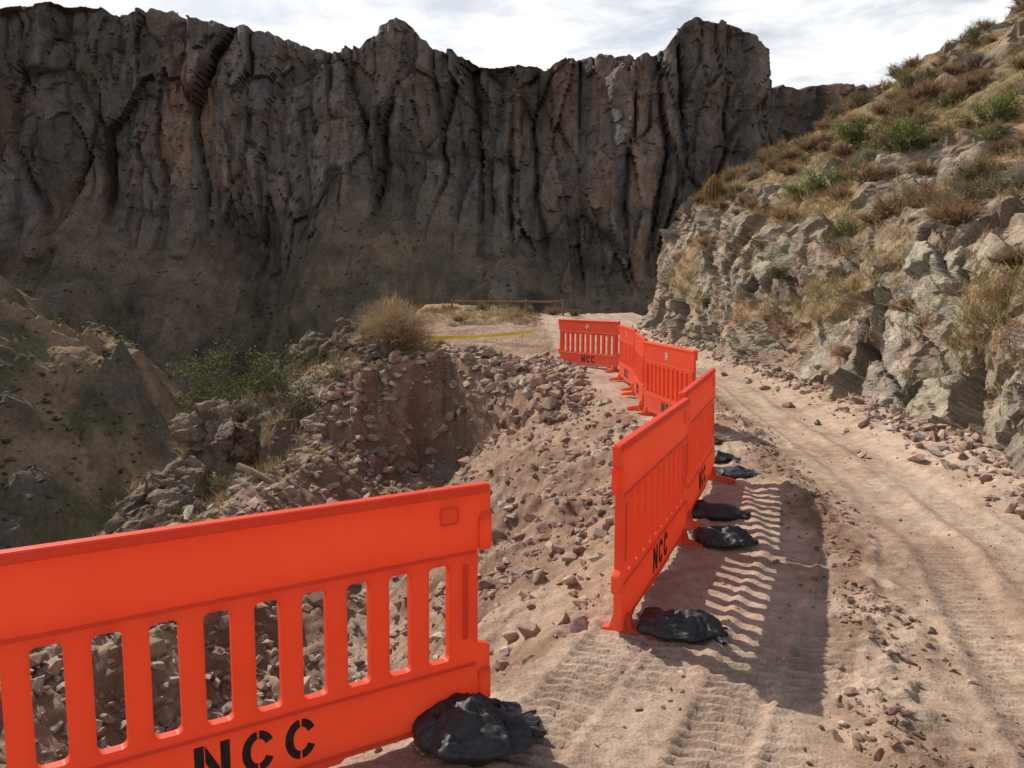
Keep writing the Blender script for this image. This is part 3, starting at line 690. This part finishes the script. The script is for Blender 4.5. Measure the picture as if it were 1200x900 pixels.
barrier((2.00,15.1),(2.01,13.25),.08,True,.5)
barrier((1.02,17.7),(2.12,16.2),.1,True)

# ---------------- sandbags ----------------
M_bag=simple('black_woven_bag',(.03,.03,.032),.55,.45,45,.4,.5)
def sandbag(x,y,L_,W,H,rot,seed):
    root=bpy.data.objects.new('sandbag',None);sc.collection.objects.link(root);root.location=(x,y,float(gz(x,y)));root.rotation_euler=(0,0,rot)
    na,nb=140,64
    u=np.linspace(0,2*np.pi,na,endpoint=False);v=np.linspace(-np.pi/2,np.pi/2,nb)
    U_,V_=np.meshgrid(u,v)
    sp=lambda a,p:np.sign(a)*np.abs(a)**p
    cr=np.cos(V_);ex=1+.35*fbm(np.cos(U_)*1.3+seed*3.1,np.sin(U_)*1.3,0,2,seed)
    X=L_/2*sp(cr,.7)*sp(np.cos(U_),.62)*ex;Y=W/2*sp(cr,.7)*sp(np.sin(U_),.62)*ex
    edge=np.clip(1-((2*X/L_)**2*.55+(2*Y/W)**2*.6),0.06,1)
    hump=.75+.6*fbm(X*7+seed,Y*7,0,2,seed+1)
    Z=H*.62*sp(np.sin(V_),.9)*edge**.6*hump+H*.28
    fold=ridged(X*8+3*fbm(X*5,Y*5,0,2,seed+9),Y*16,seed*.7,3,seed+2)-.45
    fold2=ridged(X*20,Y*12+2*fbm(X*6,Y*6,0,2,seed+8),seed*.3,2,seed+6)-.45
    top=sst(-.2,.4,np.sin(V_))
    Z=Z+top*(.24*H*fold+.09*H*fold2)
    X=X*(1+.06*fold);Y=Y*(1+.07*fold2)+.03*fbm(X*6,0*X,0,2,seed+4)
    Z=np.maximum(Z,-.02)
    i=np.arange(na*nb).reshape(nb,na);j=np.roll(i,-1,1);F=np.stack([i[:-1],j[:-1],j[1:],i[1:]],-1).reshape(-1,4)
    obj('bag',mesh_arrays('sandbag_bag',np.stack([X,Y,Z],-1),F,None,M_bag),root)
    nu,nv=34,40
    a,t=np.meshgrid(np.linspace(0,2*np.pi,nu,endpoint=False),np.linspace(0,1,nv))
    wd=np.interp(t,[0,.35,.5,1],[.36,.24,.18,.30])*W;th=np.interp(t,[0,.35,.5,1],[.20,.10,.06,.02])*.3
    xx=L_*.30+t*.13*(L_/.4);yy_=wd*np.cos(a)*(1+.12*fbm(t*5,a*0,0,2,seed))+.05*t*math.sin(seed*2.)
    zz=.02+H*.32*(1-t)**1.3+th*np.sin(a)*.5*(1-.5*t)+.008*np.sin(a*7+t*3)*(.4+t)
    V=np.stack([xx+.015*np.cos(a*5)*t,yy_,np.maximum(zz,.002)],-1)
    i=np.arange(nu*nv).reshape(nv,nu);j=np.roll(i,-1,1);F=np.stack([i[:-1],j[:-1],j[1:],i[1:]],-1).reshape(-1,4)
    obj('mouth',mesh_arrays('sandbag_mouth',V,F,None,M_bag),root)
for a in [(-.17,2.90,.46,.32,.19,.2,1),(.82,3.98,.40,.32,.14,-.25,2),(1.42,5.45,.38,.30,.15,.3,3),(1.55,6.1,.40,.28,.13,-.3,4),(2.0,7.5,.46,.34,.09,.1,5),(2.15,9.0,.36,.28,.10,.5,6),(2.05,8.1,.36,.26,.10,-.4,8)]:
    sandbag(*a)

# ---------------- tape, rail fence, log ----------------
M_tape=simple('yellow_tape',(.80,.62,.03),.4,.4,30,.1)
def tape(pts,w):
    n=60
    P_=np.array(pts,float)
    t=np.linspace(0,1,n);k=np.linspace(0,1,len(P_))
    X=np.interp(t,k,P_[:,0]);Y=np.interp(t,k,P_[:,1]);Z=np.interp(t,k,P_[:,2])-.05*np.sin(t*np.pi)
    tw=.5*np.sin(t*14)
    V=np.stack([np.stack([X,Y-np.sin(tw)*w/2,Z-np.cos(tw)*w/2],1),np.stack([X,Y+np.sin(tw)*w/2,Z+np.cos(tw)*w/2],1)],0)
    obj('caution_tape',mesh_arrays('caution_tape',V,grid_faces(2,n),None,M_tape))
tape([(-2.1,17.0,.74),(.45,17.4,.84)],.065)
M_rust=simple('rusty_rail',(.22,.13,.08),.85,.15,12,.35)
def fence():
    root=bpy.data.objects.new('rail_fence',None);sc.collection.objects.link(root)
    xs_=np.arange(-2.6,2.4,1.6);prev=None;parts=[]
    zt=max(float(gz(x,35.5,False)) for x in xs_)+.42
    for i,x in enumerate(xs_):
        y=35.5+.1*math.sin(i*2.);z=float(gz(x,y,False));top=zt+.03*math.sin(i*3.1)
        v,f=tube([(x,y,z-.2),(x+.01,y,(z+top)/2),(x+.02*math.sin(i),y,top+.06)],[.05,.048,.045],8);parts.append((v,f))
        if prev is not None:
            a=np.array(prev)+[0,-.07,-.06];b=np.array([x,y-.07,top-.06]);v,f=tube([a,(a+b)/2+[0,0,-.01],b],[.045,.045,.045],8);parts.append((v,f))
        prev=(x,y,top)
    o=0;VV=[];FF=[]
    for v,f in parts: VV.append(v);FF.append(f+o);o+=len(v)
    obj('rails_and_posts',mesh_arrays('rail_fence_mesh',np.vstack(VV),np.vstack(FF),None,M_rust),root)
fence()
M_wood=simple('weathered_wood',(.26,.19,.14),.85,.1,9,.25)
v,f=tube([(-3.75,11.0,-.74),(-3.55,10.95,-.80),(-3.35,10.9,-.90),(-3.15,10.85,-.99)],[.05,.045,.045,.035],7)
v[:,2]+=.06
obj('wooden_log',mesh_arrays('wooden_log',v,f,None,M_wood))

# ---------------- light ----------------
sd=Vector((-.74,.70,.98)).normalized()
el=math.asin(sd.z);azm=math.atan2(sd.x,sd.y)
sl_=bpy.data.lights.new('sun','SUN');sl_.energy=5.0;sl_.angle=math.radians(.55);sl_.color=(1,.93,.83)
so=bpy.data.objects.new('sun',sl_);sc.collection.objects.link(so);so.rotation_euler=sd.to_track_quat('Z','Y').to_euler()
w=bpy.data.worlds.new('World');sc.world=w;w.use_nodes=True;ns=w.node_tree.nodes;L=w.node_tree.links
bg=ns['Background'];bg.inputs['Strength'].default_value=.10
sky=ns.new('ShaderNodeTexSky');sky.sky_type='NISHITA';sky.sun_disc=False;sky.sun_elevation=el;sky.sun_rotation=azm;sky.air_density=1.0;sky.dust_density=2.0
tc=ns.new('ShaderNodeTexCoord');mp=ns.new('ShaderNodeMapping');mp.inputs['Scale'].default_value=(4.0,4.0,13);mp.inputs['Rotation'].default_value=(.1,.12,.4)
n=N(ns,'ShaderNodeTexNoise',Scale=2.2,Detail=6.0,Roughness=.58,Distortion=.3)
L.new(tc.outputs['Generated'],mp.inputs[0]);L.new(mp.outputs[0],n.inputs['Vector'])
r=ns.new('ShaderNodeValToRGB');r.color_ramp.elements[0].position=.34;r.color_ramp.elements[1].position=.54;r.color_ramp.elements[0].color=(.5,.5,.5,1);L.new(n.outputs['Fac'],r.inputs[0])
sx=ns.new('ShaderNodeSeparateXYZ');L.new(tc.outputs['Generated'],sx.inputs[0])
mr=ns.new('ShaderNodeMapRange');mr.inputs['From Min'].default_value=.34;mr.inputs['From Max'].default_value=.58;mr.inputs['To Min'].default_value=1;mr.inputs['To Max'].default_value=.08;L.new(sx.outputs['Z'],mr.inputs['Value'])
mu=N(ns,'ShaderNodeMath',_operation='MULTIPLY');L.new(r.outputs[0],mu.inputs[0]);L.new(mr.outputs[0],mu.inputs[1])
mx=ns.new('ShaderNodeMix');mx.data_type='RGBA';L.new(mu.outputs[0],mx.inputs[0]);L.new(sky.outputs[0],mx.inputs[6]);mx.inputs[7].default_value=(10.3,10.4,10.5,1)
L.new(mx.outputs[2],bg.inputs['Color'])

# ---------------- camera ----------------
cam=bpy.data.cameras.new('camera');cam.sensor_width=36;cam.lens=28.8;cam.clip_end=12000;cam.clip_start=.05
co=bpy.data.objects.new('camera',cam);sc.collection.objects.link(co);co.location=(0,0,1.7);co.rotation_euler=(math.radians(83.5),0,0)
sc.camera=co
